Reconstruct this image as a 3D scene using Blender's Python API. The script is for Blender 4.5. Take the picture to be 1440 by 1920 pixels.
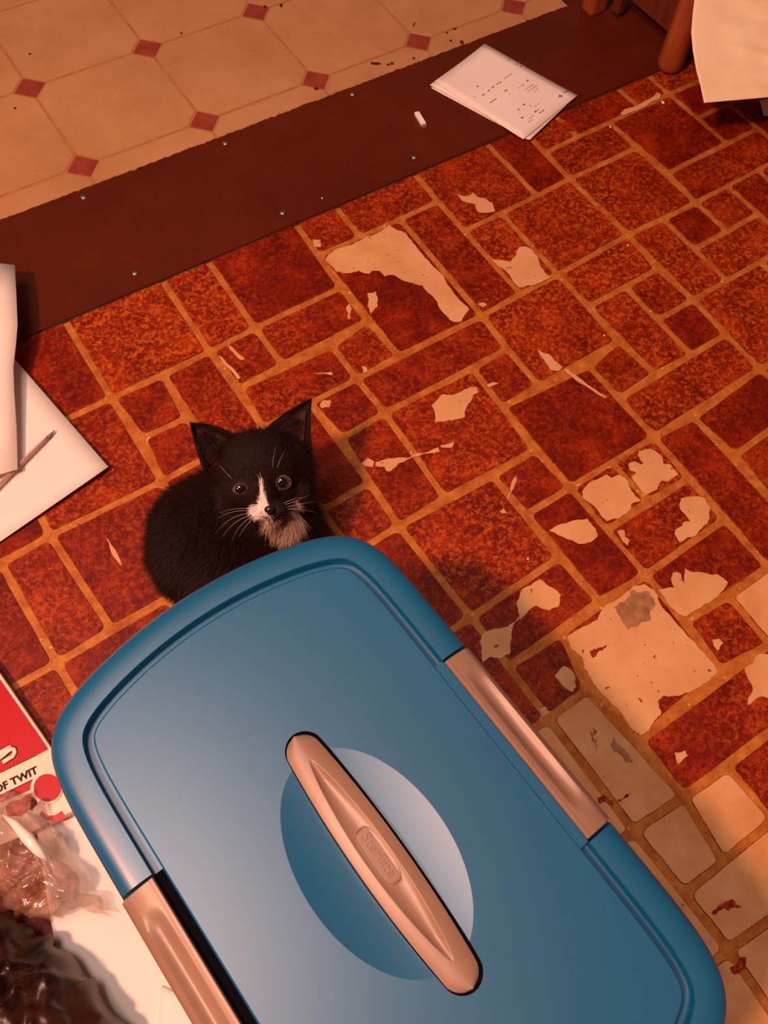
import bpy, bmesh, math, random
from mathutils import Vector, Matrix, noise
from mathutils.geometry import tessellate_polygon, intersect_line_line_2d
random.seed(7)
for o in list(bpy.data.objects): bpy.data.objects.remove(o)
C = bpy.context.scene.collection
S = bpy.context.scene

# ------------------------------------------------------------------ camera
CAM = Vector((0, 0, 0.74))
RIGHT = Vector((0.8381, -0.5426, 0.0567)); DOWN = Vector((-0.4597, -0.7583, -0.4622)); FWD = Vector((0.2938, 0.3613, -0.8849))
FPX = 1685.83
cd = bpy.data.cameras.new('camera'); cam = bpy.data.objects.new('camera', cd); C.objects.link(cam)
cd.sensor_fit = 'VERTICAL'; cd.sensor_height = 36; cd.lens = FPX / 1920 * 36; cd.clip_start = 0.01
Mx = Matrix.Identity(4)
for r in range(3):
    Mx[r][0] = RIGHT[r]; Mx[r][1] = -DOWN[r]; Mx[r][2] = -FWD[r]; Mx[r][3] = CAM[r]
cam.matrix_world = Mx
S.camera = cam
# ------------------------------------------------------------------ light
w = bpy.data.worlds.new('world'); S.world = w; w.use_nodes = True
w.node_tree.nodes['Background'].inputs[0].default_value = (1.0, 0.47, 0.30, 1)
w.node_tree.nodes['Background'].inputs[1].default_value = 0.13
ld = bpy.data.lights.new('ceiling_bulb', 'POINT'); ld.energy = 110; ld.color = (1.0, 0.465, 0.295); ld.shadow_soft_size = 0.075
lo = bpy.data.objects.new('ceiling_bulb', ld); lo.location = (-0.72, 0.14, 1.55); C.objects.link(lo)
ad = bpy.data.lights.new('lid_sheen_light', 'AREA'); ad.shape = 'RECTANGLE'; ad.size = 0.55; ad.size_y = 0.95; ad.energy = 21; ad.color = (1.0, 0.74, 0.66)  # area light added for the lid's grey sheen and overhead fill
ao = bpy.data.objects.new('lid_sheen_light', ad); ao.location = (-0.36, 0.40, 2.4); C.objects.link(ao)
S.view_settings.view_transform = 'Standard'; S.view_settings.look = 'None'; S.view_settings.gamma = 1
S.view_settings.exposure = 0.22
try: S.view_settings.use_curve_mapping = False
except Exception: pass

# ------------------------------------------------------------------ helpers
def at(px, py, z=0.0):
    """point of the room at height z seen at this place of the reference photograph"""
    d = RIGHT * ((px - 720) / FPX) + DOWN * ((py - 960) / FPX) + FWD
    return CAM + d * ((z - CAM.z) / d.z)
def tag(o, label=None, cat=None, group=None, kind=None):
    if label: o['label'] = label
    if cat: o['category'] = cat
    if group: o['group'] = group
    if kind: o['kind'] = kind
    return o
def empty(name, loc=(0, 0, 0)):
    o = bpy.data.objects.new(name, None); o.location = loc; C.objects.link(o); o.empty_display_size = 0.02
    return o
def obj(name, me, mat=None, parent=None, smooth=False):
    if isinstance(me, bmesh.types.BMesh):
        b = me; me = bpy.data.meshes.new(name); b.to_mesh(me); b.free()
    o = bpy.data.objects.new(name, me); C.objects.link(o)
    if mat: me.materials.append(mat)
    if smooth:
        for p in me.polygons: p.use_smooth = True
    if parent:
        o.parent = parent
        o.matrix_parent_inverse = Matrix.Translation(parent.location).inverted() if parent.parent is None else parent.matrix_basis.inverted()
    return o
def pydata(name, vs, fs):
    me = bpy.data.meshes.new(name); me.from_pydata([tuple(v) for v in vs], [], fs); me.update(); return me
def prism(poly, z0, z1, bev=0.0, side_mat=False):
    """flat piece with a concave-safe outline; optional top bevel ring"""
    bm = bmesh.new()
    n = len(poly)
    ar = sum(poly[i][0]*poly[(i+1) % n][1]-poly[(i+1) % n][0]*poly[i][1] for i in range(n))
    if ar < 0: poly = poly[::-1]
    lo_ = [bm.verts.new((p[0], p[1], z0)) for p in poly]
    if bev > 0:
        mid = [bm.verts.new((p[0], p[1], z1 - bev)) for p in poly]
        top = []
        for i, p in enumerate(poly):
            a = Vector(poly[i-1][:2]); b = Vector(poly[(i+1) % n][:2]); t = b - a
            t = t.normalized() if t.length > 1e-9 else Vector((1, 0))
            top.append(bm.verts.new((p[0]-t.y*bev*1.0, p[1]+t.x*bev*1.0, z1)))
        rings = [lo_, mid, top]
    else:
        top = [bm.verts.new((p[0], p[1], z1)) for p in poly]
        rings = [lo_, top]
    for a, b in zip(rings, rings[1:]):
        for i in range(n):
            bm.faces.new((a[i], a[(i+1) % n], b[(i+1) % n], b[i]))
    for t in tessellate_polygon([[Vector((v.co.x, v.co.y, 0)) for v in top]]):
        a, b, c = (top[q] for q in t)
        if (b.co-a.co).cross(c.co-a.co).z < 0: b, c = c, b
        try: bm.faces.new((a, b, c))
        except ValueError: pass
    if side_mat:
        for f in bm.faces:
            if f.normal.z < 0.9: f.material_index = 1
        bm.normal_update()
        for f in bm.faces: f.material_index = 1 if f.normal.z < 0.95 else 0
    return bm
def box_bm(c, sx, sy, sz, rz=0, bev=0):
    bm = bmesh.new(); bmesh.ops.create_cube(bm, size=1)
    bmesh.ops.scale(bm, vec=(sx, sy, sz), verts=bm.verts)
    if bev: bmesh.ops.bevel(bm, geom=bm.edges[:], offset=bev, segments=2, affect='EDGES', profile=0.6)
    bmesh.ops.rotate(bm, cent=(0, 0, 0), matrix=Matrix.Rotation(rz, 3, 'Z'), verts=bm.verts)
    bmesh.ops.translate(bm, vec=c, verts=bm.verts)
    return bm
def tube(pts, rad, seg=8, bm=None):
    bm = bm or bmesh.new()
    rings = []
    for i, p in enumerate(pts):
        p = Vector(p)
        t = Vector(pts[min(i+1, len(pts)-1)]) - Vector(pts[max(i-1, 0)]); t.normalize()
        a = t.orthogonal().normalized() if i == 0 else (a_prev - t * a_prev.dot(t)).normalized()
        a_prev = a; b = t.cross(a); r = rad[i] if isinstance(rad, (list, tuple)) else rad
        rings.append([bm.verts.new(p + (a*math.cos(2*math.pi*k/seg) + b*math.sin(2*math.pi*k/seg))*r) for k in range(seg)])
    for r0, r1 in zip(rings, rings[1:]):
        for k in range(seg): bm.faces.new((r0[k], r0[(k+1) % seg], r1[(k+1) % seg], r1[k]))
    bm.faces.new(rings[0][::-1]); bm.faces.new(rings[-1])
    return bm
def crosses(P):
    n = len(P)
    for i in range(n):
        for j in range(i+2, n):
            if i == 0 and j == n-1: continue
            if intersect_line_line_2d(P[i], P[(i+1) % n], P[j], P[(j+1) % n]): return True
    return False
def rough_poly(poly, amp=0.12, lv=2, seed=0):
    for k in range(8):
        P = rough_poly1(poly, amp*(0.75**k), lv, seed+k*50)
        if not crosses([Vector(p) for p in P]): return P
    return P
def rough_poly1(poly, amp, lv, seed):
    rnd = random.Random(seed); P = [Vector((p[0], p[1])) for p in poly]
    for k in range(lv):
        Q = []
        for i, p in enumerate(P):
            q = P[(i+1) % len(P)]; d = q - p; Q.append(p)
            if d.length > 0.0022:
                Q.append(p + d*0.5 + Vector((-d.y, d.x)) * rnd.uniform(-amp, amp))
        P = Q
    return [tuple(p) for p in P]

# ------------------------------------------------------------------ materials
class NT:
    def __init__(s, name, rough=0.5, spec=0.5, **kw):
        s.m = bpy.data.materials.new(name); s.m.use_nodes = True; s.t = s.m.node_tree; s.n = s.t.nodes; s.b = s.n['Principled BSDF']
        s.b.inputs['Roughness'].default_value = rough; s.b.inputs['Specular IOR Level'].default_value = spec
        s.geo = s.n.new('ShaderNodeNewGeometry')
        for k, v in kw.items(): s.b.inputs[k].default_value = v
    def col(s, c): s.b.inputs['Base Color'].default_value = (*c, 1); return s
    def noise(s, scale, detail=4, rough=0.6, vec=None, dist=0.0):
        n = s.n.new('ShaderNodeTexNoise'); n.inputs['Scale'].default_value = scale; n.inputs['Detail'].default_value = detail
        n.inputs['Roughness'].default_value = rough; n.inputs['Distortion'].default_value = dist
        s.t.links.new(vec or s.geo.outputs['Position'], n.inputs['Vector']); return n.outputs['Fac']
    def ramp(s, fac, stops):
        r = s.n.new('ShaderNodeValToRGB'); e = r.color_ramp.elements
        while len(e) < len(stops): e.new(0.5)
        for el, (p, c) in zip(e, stops): el.position = p; el.color = (*c, 1) if len(c) == 3 else c
        s.t.links.new(fac, r.inputs[0]); return r.outputs[0]
    def mix(s, fac, a, b, mode='MIX'):
        n = s.n.new('ShaderNodeMix'); n.data_type = 'RGBA'; n.blend_type = mode
        for k, v in ((0, fac), (6, a), (7, b)):
            if isinstance(v, (int, float)): n.inputs[k].default_value = v
            elif isinstance(v, tuple): n.inputs[k].default_value = (*v, 1)
            else: s.t.links.new(v, n.inputs[k])
        return n.outputs[2]
    def rnd(s): return s.n.new('ShaderNodeObjectInfo').outputs['Random']
    def base(s, c): s.t.links.new(c, s.b.inputs['Base Color']); return s
    def bump(s, h, strength=0.3, dist=0.001):
        n = s.n.new('ShaderNodeBump'); n.inputs['Strength'].default_value = strength; n.inputs['Distance'].default_value = dist
        s.t.links.new(h, n.inputs['Height']); s.t.links.new(n.outputs[0], s.b.inputs['Normal']); return s
B0 = (0, 0, 0); W1 = (1, 1, 1)
# brick-print vinyl
m = NT('brick_print', 0.45, 0.22)
a = m.noise(26, 7, 0.72, dist=0.3); b = m.noise(185, 7, 0.85); c = m.noise(330, 3, 0.7); w4 = m.noise(7, 3, 0.6)
big = m.ramp(a, [(0.36, (0.11, 0.0030, 0.0003)), (0.50, (0.20, 0.0090, 0.0005)), (0.64, (0.36, 0.032, 0.0018))])
sp = m.mix(1.0, m.ramp(b, [(0.49, B0), (0.56, W1)]), m.ramp(m.mix(0.5, m.ramp(w4, [(0.35, B0), (0.65, W1)]), m.ramp(m.rnd(), [(0, B0), (1, W1)])), [(0.2, (0.18, 0.18, 0.18)), (0.75, (0.80, 0.80, 0.80))]), 'MULTIPLY')
cc = m.mix(sp, big, (0.56, 0.108, 0.012))
dk = m.ramp(c, [(0.55, B0), (0.60, (0.85, 0.85, 0.85))])
cc = m.mix(dk, cc, (0.12, 0.006, 0.0008))
rv = m.ramp(m.rnd(), [(0, (0.80, 0.62, 0.6)), (1, (1.08, 1.2, 1.1))])
cc = m.mix(1.0, cc, rv, 'MULTIPLY')
m.base(cc).bump(b, 0.35, 0.0006); BRICK = m.m
m = NT('mortar_print', 0.5, 0.25)
a = m.noise(60, 5, 0.7); c = m.noise(300, 3, 0.7)
cc = m.ramp(a, [(0.35, (0.34, 0.08, 0.010)), (0.65, (0.54, 0.195, 0.032))])
cc = m.mix(m.ramp(c, [(0.60, B0), (0.68, (0.8, 0.8, 0.8))]), cc, (0.2, 0.04, 0.01))
cc = m.mix(m.ramp(m.noise(110, 2), [(0.68, B0), (0.71, (0.7, 0.7, 0.7))]), cc, (0.75, 0.42, 0.13))
m.base(cc).bump(c, 0.4, 0.0006); MORTAR = m.m
m = NT('torn_backing', 0.7, 0.25)
a = m.noise(25, 4, 0.6); c = m.noise(160, 2, 0.5)
cc = m.ramp(a, [(0.3, (0.58, 0.29, 0.115)), (0.7, (0.68, 0.38, 0.18))])
cc = m.mix(m.ramp(c, [(0.70, B0), (0.73, (0.9, 0.9, 0.9))]), cc, (0.12, 0.03, 0.01))
m.base(cc).bump(a, 0.1, 0.001); TORN = m.m
m = NT('worn_brick_face', 0.6, 0.3)
a = m.noise(25, 4, 0.6); c = m.noise(45, 6, 0.75, dist=0.6)
cc = m.ramp(a, [(0.3, (0.54, 0.23, 0.08)), (0.7, (0.68, 0.36, 0.16))])
cc = m.mix(m.ramp(c, [(0.66, B0), (0.69, (0.9, 0.9, 0.9))]), cc, (0.2, 0.035, 0.01))
m.base(cc).bump(a, 0.1, 0.001); WORN = m.m
m = NT('brown_stain', 0.7, 0.2); a = m.noise(120, 4)
m.base(m.ramp(a, [(0.3, (0.22, 0.1, 0.04)), (0.7, (0.4, 0.2, 0.09))])); STAIN = m.m
m = NT('dark_brick_edge', 0.7, 0.1); a = m.noise(70, 4, 0.7)  # mottled dark brown on the bevel ring around each brick
m.base(m.ramp(a, [(0.42, (0.09, 0.009, 0.002)), (0.60, (0.38, 0.10, 0.02))])); EDGE = m.m
# cream sheet vinyl
m = NT('cream_tile_vinyl', 0.38, 0.4)
a = m.noise(9, 4, 0.6); c = m.noise(90, 4, 0.7); c2 = m.noise(230, 2, 0.5)
cc = m.ramp(a, [(0.3, (0.42, 0.20, 0.085)), (0.7, (0.52, 0.27, 0.125))])
cc = m.mix(m.ramp(c, [(0.62, B0), (0.75, (0.4, 0.4, 0.4))]), cc, (0.34, 0.14, 0.05))
cc = m.mix(m.ramp(c2, [(0.735, B0), (0.75, (0.8, 0.8, 0.8))]), cc, (0.1, 0.03, 0.01))
m.base(cc).bump(c, 0.1, 0.0005); TILE = m.m
m = NT('tile_grout_print', 0.5, 0.3); a = m.noise(40, 4)
m.base(m.ramp(a, [(0.3, (0.36, 0.145, 0.055)), (0.7, (0.43, 0.20, 0.08))])); TGROUT = m.m
m = NT('maroon_inset', 0.4, 0.4); a = m.noise(60, 5)
m.base(m.ramp(a, [(0.3, (0.22, 0.03, 0.018)), (0.7, (0.32, 0.055, 0.032))])); MAROON = m.m
m = NT('brown_hardboard', 0.42, 0.35)
a = m.noise(6, 5, 0.65); c = m.noise(260, 3, 0.6)
cc = m.ramp(a, [(0.3, (0.070, 0.0065, 0.0006)), (0.7, (0.105, 0.013, 0.0016))])
cc = m.mix(m.ramp(c, [(0.68, B0), (0.75, (0.5, 0.5, 0.5))]), cc, (0.2, 0.05, 0.015))
m.base(cc).bump(c, 0.15, 0.0005); STRIP = m.m
m = NT('dark_subfloor', 0.8, 0.2); a = m.noise(40, 4)
m.base(m.ramp(a, [(0.3, (0.03, 0.012, 0.006)), (0.7, (0.07, 0.025, 0.012))])); DARK = m.m
SCREWM = NT('steel_screw', 0.42, 0.5, Metallic=0.9).col((0.45, 0.36, 0.3)).m
DKSCREW = NT('screw_slot', 0.7, 0.2).col((0.02, 0.012, 0.01)).m
# papers
m = NT('white_paper', 0.75, 0.2); a = m.noise(8, 4)
m.base(m.ramp(a, [(0.3, (0.80, 0.71, 0.66)), (0.7, (0.86, 0.78, 0.73))])); PAPER = m.m
m = NT('notepad_paper', 0.75, 0.2); a = m.noise(14, 4)
m.base(m.ramp(a, [(0.3, (0.84, 0.74, 0.68)), (0.7, (0.9, 0.82, 0.76))])); NOTE = m.m
m = NT('cream_kraft_paper', 0.7, 0.25); a = m.noise(10, 5)
m.base(m.ramp(a, [(0.3, (0.84, 0.60, 0.38)), (0.7, (0.92, 0.72, 0.50))])); CREAM = m.m
INK = NT('grey_ink', 0.8, 0.1).col((0.20, 0.13, 0.11)).m
BLACK = NT('black_ink', 0.7, 0.2).col((0.03, 0.012, 0.012)).m
# tote
m = NT('blue_plastic', 0.36, 0.85); a = m.noise(7, 4, 0.6); c = m.noise(900, 2)
cc = m.ramp(a, [(0.3, (0.0005, 0.098, 0.225)), (0.7, (0.001, 0.112, 0.25))])
d = m.noise(14, 5, 0.7)
cc = m.mix(m.ramp(d, [(0.66, B0), (0.8, (0.25, 0.25, 0.25))]), cc, (0.10, 0.11, 0.12))
m.base(cc).bump(c, 0.05, 0.0002); BLUE = m.m
m = NT('taupe_plastic', 0.40, 0.5); a = m.noise(30, 3)
m.base(m.ramp(a, [(0.3, (0.27, 0.165, 0.115)), (0.7, (0.30, 0.185, 0.13))])); TAUPE = m.m
GAP_SHADE = NT('gap_shade', 0.8, 0.0).col((0.004, 0.004, 0.006)).m  # black painted for the shade in the latch and handle gaps
BIN = NT('pale_bin_plastic', 0.4, 0.5).col((0.35, 0.42, 0.48)).m
# wood
m = NT('stained_wood', 0.35, 0.5)
mp = m.n.new('ShaderNodeMapping'); mp.inputs['Scale'].default_value = (14, 14, 1.2); m.t.links.new(m.geo.outputs['Position'], mp.inputs[0])
a = m.noise(6, 6, 0.7, vec=mp.outputs[0])
m.base(m.ramp(a, [(0.3, (0.20, 0.035, 0.009)), (0.7, (0.42, 0.095, 0.026))])); WOOD = m.m
m = NT('dark_red_wood', 0.5, 0.4)
mp = m.n.new('ShaderNodeMapping'); mp.inputs['Scale'].default_value = (14, 14, 1.2); m.t.links.new(m.geo.outputs['Position'], mp.inputs[0])
a = m.noise(6, 6, 0.7, vec=mp.outputs[0])
m.base(m.ramp(a, [(0.3, (0.09, 0.014, 0.005)), (0.7, (0.17, 0.03, 0.010))])); DWOOD = m.m

# ------------------------------------------------------------------ floor structure
floor = obj('floor', prism([(-1.0, -0.75), (1.7, -0.75), (1.7, 0.657), (-1.0, 0.657)], -0.004, 0.0), MORTAR)
tag(floor, 'red brick patterned vinyl floor with tan joints and torn pale patches', 'floor', kind='structure')
sub = obj('floor', prism([(-1.0, 0.657), (1.7, 0.657), (1.7, 1.7), (-1.0, 1.7)], -0.006, -0.003), DARK)
tag(sub, 'dark bare subfloor under the brown strip beside the wooden legs', 'floor', kind='structure')

# brick lattice: cell size 0.0535, gently warped like the laid sheet; NODES holds joints read one by one
NODES = {(0, -2): (122, 602), (2, -2): (306, 529), (3, -2): (390, 490), (5, -2): (556, 422), (8, -2): (778, 328), (0, 0): (209, 747), (2, 0): (393, 660), (3, 0): (478, 616), (5, 0): (639, 540), (5, 1): (688, 602), (1, 0): (307, 704), (0, 1): (267, 822), (0, 2): (303, 903), (1, 1): (349, 784), (2, 1): (449, 728), (3, 1): (529, 684), (4, 1): (622, 650), (4, 2): (669, 711), (5, 2): (747, 668), (3, 3): (641, 822), (4, 3): (721, 775), (6, 3): (886, 692), (7, 3): (950, 655), (7, 4): (1010, 724), (6, 4): (942, 764), (6, 5): (1002, 845), (4, 5): (834, 934), (3, 5): (747, 987), (5, 5): (924, 893), (7, 2): (903, 593), (9, 2): (1046, 515), (11, 2): (1177, 441), (11, 0): (1068, 336), (11, 3): (1232, 505), (11, 4): (1299, 563), (13, 2): (1304, 381), (13, 1): (1252, 325), (15, 1): (1362, 270), (9, 4): (1159, 640), (8, 4): (1104, 687), (8, 5): (1162, 747), (9, 5): (1228, 702), (11, 5): (1360, 628), (11, 6): (1424, 692), (8, 6): (1226, 820), (6, 6): (1069, 915), (9, 6): (1300, 783), (9, 7): (1378, 854), (6, 8): (1211, 1078), (8, 8): (1357, 975), (7, 7): (1216, 940), (5, 7): (1047, 1046), (5, 8): (1123, 1128), (4, 8): (1053, 1186), (4, 9): (1100, 1294), (4, 10): (1200, 1388), (4, 11): (1282, 1494), (6, 9): (1286, 1165), (7, 9): (1365, 1118), (6, 10): (1351, 1256), (5, 11): (1363, 1437), (4, 12): (1356, 1618), (3, 12): (1282, 1675), (3, 13): (1365, 1780), (-2, 2): (94, 1005), (-3, 2): (3, 1058), (-3, 4): (107, 1244), (-2, 4): (209, 1180)}
WC = [[0.08632, 0.5452], [0.54011, 0.00858], [0.00319, -0.53828], [-0.00242, 0.00056], [-0.01678, 0.03095], [0.02504, 0.00361], [-0.00383, 0.00107], [0.01597, -0.00991], [-0.01503, -0.02862], [-0.00931, -0.00047]]
def node(i, j):
    if (i, j) in NODES: p = at(*NODES[(i, j)]); return Vector((p.x, p.y))
    a = i/10; b = j/10
    ca = max(-0.35, min(1.5, a)); cb = max(-0.2, min(1.3, b))
    f = [1, ca, cb, ca*ca, ca*cb, cb*cb, ca**3, ca*ca*cb, ca*cb*cb, cb**3]
    v = Vector((sum(f[k]*WC[k][0] for k in range(10)), sum(f[k]*WC[k][1] for k in range(10))))
    return v + Vector(((a-ca)*0.535, -(b-cb)*0.535))
BR = [(0,-2,2,2),(2,-2,1,2),(3,-2,2,2),(-2,-2,2,2),(5,-2,1,1),(6,-2,2,1),(5,-1,2,3),(7,-1,1,3),(8,-2,2,2),(8,0,1,2),(9,0,2,2),
(10,-2,1,2),(11,-2,1,1),(12,-2,2,1),(14,-2,1,1),(11,-1,2,1),(11,0,2,2),(13,-1,2,2),(15,0,1,1),(15,-1,2,1),(16,0,2,2),(13,1,3,1),(13,2,1,1),
(12,2,1,1),(14,2,1,2),(15,2,2,2),(11,2,1,2),(9,2,2,1),(12,3,2,1),(10,3,1,1),(9,3,1,2),(10,4,1,1),(11,4,2,2),(13,4,2,2),(8,5,3,1),(8,4,1,1),(7,2,2,2),
(4,2,3,1),(6,3,1,1),(4,3,2,2),(6,4,2,2),(3,2,1,1),(3,3,1,2),(2,2,1,2),(2,4,1,1),(3,5,2,2),(5,5,1,1),(5,6,1,2),(6,6,1,1),(7,6,1,1),(6,7,2,1),
(8,6,1,3),(9,6,2,1),(9,7,2,2),(6,8,2,1),(7,9,2,2),(6,9,1,1),(4,8,2,2),(3,7,2,1),(3,8,1,1),(3,9,1,2),(4,10,3,1),(4,11,1,1),(5,11,2,2),(3,11,1,1),
(3,12,2,1),(3,13,2,2),(1,0,1,2),(0,0,1,1),(0,1,1,1),(2,0,1,1),(3,0,2,1),(2,1,2,1),(4,1,1,1),(-2,0,2,2),(-4,0,2,2),(-2,2,2,2),(0,2,2,2),(-3,2,1,2),
(-3,4,2,2),(-5,2,2,2),(-5,4,2,2),(-4,-2,2,2)]
wornset = {(3,9),(4,11),(3,11),(3,12),(7,9)}
occ = set()
for (i, j, ww, hh) in BR:
    for a in range(ww):
        for b in range(hh): occ.add((i+a, j+b))
rr = random.Random(3)
for j in range(-2, 17):
    for i in range(-6, 19):
        if (i, j) in occ: continue
        ok = False
        for (ww, hh) in rr.sample([(2, 2), (1, 2), (2, 1)], 3) + [(1, 1)]:
            cells = [(i+a, j+b) for a in range(ww) for b in range(hh)]
            if not any(q in occ for q in cells): ok = True; break
        occ.update(cells); BR.append((i, j, ww, hh))
YS = 0.6545   # near edge of the brown strip
for (i, j, ww, hh) in BR:
    if (i <= 3 and j >= 10 and i+ww <= 5 and i >= 0) or (i, j) in ((5, 13), (3, 13), (2, 9)): wornset.add((i, j))
for (i, j, ww, hh) in BR:
    q = [node(i, j), node(i+ww, j), node(i+ww, j+hh), node(i, j+hh)]
    g = 0.0035; rad = 0.0055; P = []
    if j == -2:                                    # cut off by the strip
        for k in (0, 1): q[k] = Vector((q[k].x, max(q[k].y, YS+0.004)))
    ins = []
    for k in range(4):
        p = q[k]; a = (q[k-1]-p).normalized(); b = (q[(k+1) % 4]-p).normalized()
        ins.append(p + (a+b)*g)
    rb = random.Random(i*31+j*7)
    for k in range(4):
        p = ins[k]; a = (ins[k-1]-p).normalized(); b = (ins[(k+1) % 4]-p).normalized()
        r = rad*rb.uniform(0.6, 1.1); cc = p + (a+b)*r
        for s in range(4):
            t = s/3*math.pi/2
            P.append(cc - a*r*math.sin(t) - b*r*math.cos(t) if False else cc - b*r*math.cos(t) - a*r*math.sin(t))
        nx = ins[(k+1) % 4]
        for s in (0.3, 0.5, 0.7):
            e = p.lerp(nx, s); nrm = Vector((-b.y, b.x)); P.append(e + nrm*rb.uniform(-0.0004, 0.0004))
    P = [(p.x, min(p.y, YS+0.001)) for p in P]
    Q = []
    for p in P:
        if not Q or (Vector(p)-Vector(Q[-1])).length > 1e-5: Q.append(p)
    o = obj('brick', prism(Q, -0.0002, 0.0011, 0.00042, True), WORN if (i, j) in wornset else BRICK, floor); o.data.materials.append(EDGE)
    if (i, j) in wornset: o['label'] = 'brick with its red print worn off'

def cr(ox, oy, s, pts): return [(ox+x*s, oy+y*s) for x, y in pts]
T = []
T.append(cr(560,300,.3056,[(165,605),(215,560),(330,520),(420,470),(520,430),(555,400),(600,430),(660,450),(700,510),(760,580),(830,660),(900,740),(960,830),(1020,890),(1045,915),(1020,950),(1000,990),(950,995),(910,960),(880,930),(850,870),(800,820),(760,770),(700,755),(630,735),(580,705),(530,715),(495,680),(450,680),(430,700),(370,680),(310,695),(230,685),(190,640)]))
T.append(cr(560,300,.3056,[(420,820),(475,808),(480,880),(485,900),(445,945),(425,900),(430,860)]))
T.append(cr(560,300,.3056,[(290,910),(310,885),(325,910),(320,980),(300,975),(305,940)]))
T.append(cr(560,300,.3056,[(85,490),(135,490),(135,535),(100,535)]))
T.append(cr(560,300,.3056,[(970,210),(1030,225),(1070,200),(1100,230),(1140,235),(1190,265),(1205,315),(1100,320),(1080,270),(1000,250)]))
T.append([(921,486),(957,491),(967,480),(972,465),(988,463),(1000,472),(1010,490),(1033,520),(1015,530),(990,535),(975,540),(955,515),(935,500)])
T.append(cr(560,300,.3056,[(1095,885),(1130,875),(1155,890),(1130,905)]))
T.append(cr(560,300,.3056,[(385,1265),(420,1275),(425,1300),(395,1310)]))
T.append(cr(560,300,.3056,[(90,1305),(200,1300),(210,1320),(130,1315)]))
R2 = lambda p: cr(560,580,.375,p)
T += [R2(p) for p in ([(665,480),(720,425),(760,430),(830,400),(890,390),(900,415),(870,430),(840,490),(830,540),(770,555),(680,565)],
 [(940,380),(970,365),(1000,370),(950,392)],[(315,770),(345,745),(375,760),(370,790),(330,785)],
 [(385,765),(450,745),(540,745),(600,720),(700,690),(705,710),(600,735),(500,770),(460,810),(440,810),(430,790),(385,785)],
 [(710,680),(775,662),(770,690),(712,692)],[(1195,205),(1250,225),(1280,260),(1320,290),(1290,310),(1260,305),(1230,260)],
 [(105,480),(125,455),(160,455),(155,490),(115,495)],[(1005,1010),(1025,995),(1040,1020),(1015,1022)],[(1045,950),(1060,880),(1090,825),(1080,880),(1050,955)])]
R3 = lambda p: cr(1000,600,.3056,p)
T += [R3(p) for p in ([(188,306),(204,306),(300,370),(450,470),(440,480),(280,385)],
 [(300,1050),(330,1010),(400,975),(450,950),(480,970),(520,950),(580,990),(600,1050),(660,1110),(600,1130),(600,1160),(570,1190),(520,1220),(450,1235),(420,1210),(370,1140),(300,1090)],
 [(585,880),(625,870),(660,890),(675,880),(640,830),(645,805),(715,790),(780,830),(800,885),(840,885),(890,950),(830,990),(790,985),(760,1040),(690,1075),(650,1030),(600,965),(630,935),(595,925)],
 [(95,1290),(130,1270),(220,1240),(330,1220),(380,1280),(395,1320),(350,1365),(280,1375),(230,1350),(150,1320)],
 [(905,1095),(1050,1095),(1085,1150),(1080,1220),(1040,1270),(1000,1320),(900,1365),(865,1310),(870,1290),(905,1270),(920,1240),(965,1240),(935,1200),(900,1160)],
 [(515,1295),(555,1290),(560,1330),(590,1355),(580,1385),(550,1360),(525,1320)])]
R4 = lambda p: cr(800,1000,.4444,p)
T += [R4(p) for p in ([(975,240),(1045,230),(1030,190),(1040,165),(1070,170),(1085,210),(1090,150),(1130,165),(1180,170),(1230,175),(1270,205),(1240,250),(1170,300),(1095,352),(1050,330),(1010,285)],
 [(380,290),(400,240),(440,220),(480,195),(530,230),(565,260),(555,310),(520,325),(460,305),(420,340),(395,365),(385,330)],
 [(235,425),(280,405),(340,395),(385,355),(395,350),(360,410),(350,470),(350,510),(310,530),(270,520),(235,545),(230,500)],
 [(540,600),(580,560),(600,570),(625,600),(630,650),(615,670),(570,640)],[(470,740),(500,730),(520,755),(490,775)],
 [(590,440),(640,405),(720,365),(760,300),(820,270),(870,225),(920,215),(960,240),(980,290),(1020,340),(1070,400),(1130,460),(1180,520),(1225,590),(1180,630),(1120,665),(1080,680),(1000,685),(975,710),(990,760),(960,790),(940,830),(900,852),(860,820),(780,720),(700,630),(665,570),(660,530),(610,490)],
 [(1205,450),(1235,445),(1250,465),(1230,495),(1210,475)],[(1045,925),(1090,915),(1100,940),(1060,975)],
 [(1340,570),(1400,510),(1480,505),(1480,690),(1400,690),(1355,725),(1360,690),(1375,650),(1350,600)])]
T += [cr(0,480,.444,[(920,420),(940,430),(1015,515),(1005,522),(960,470)]), cr(0,480,.444,[(960,375),(1035,435),(1020,440),(990,415)]),
      cr(0,480,.427,[(470,1240),(490,1270),(535,1360),(515,1340),(485,1290)])]
for k, P in enumerate(T):
    P = [at(x, y, 0.001) for x, y in P]
    obj('torn_patch', prism(rough_poly([(p.x, p.y) for p in P], 0.10, 2, k), 0.0009, 0.0014+0.00005*(k % 4)), TORN, floor)
P = [at(x, y, 0.001) for x, y in R4([(790,310),(830,290),(870,240),(940,250),(960,310),(940,370),(850,410),(820,360)])]
obj('stain', prism(rough_poly([(p.x, p.y) for p in P], 0.2, 3, 77), 0.0012, 0.0017), STAIN, floor)
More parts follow.
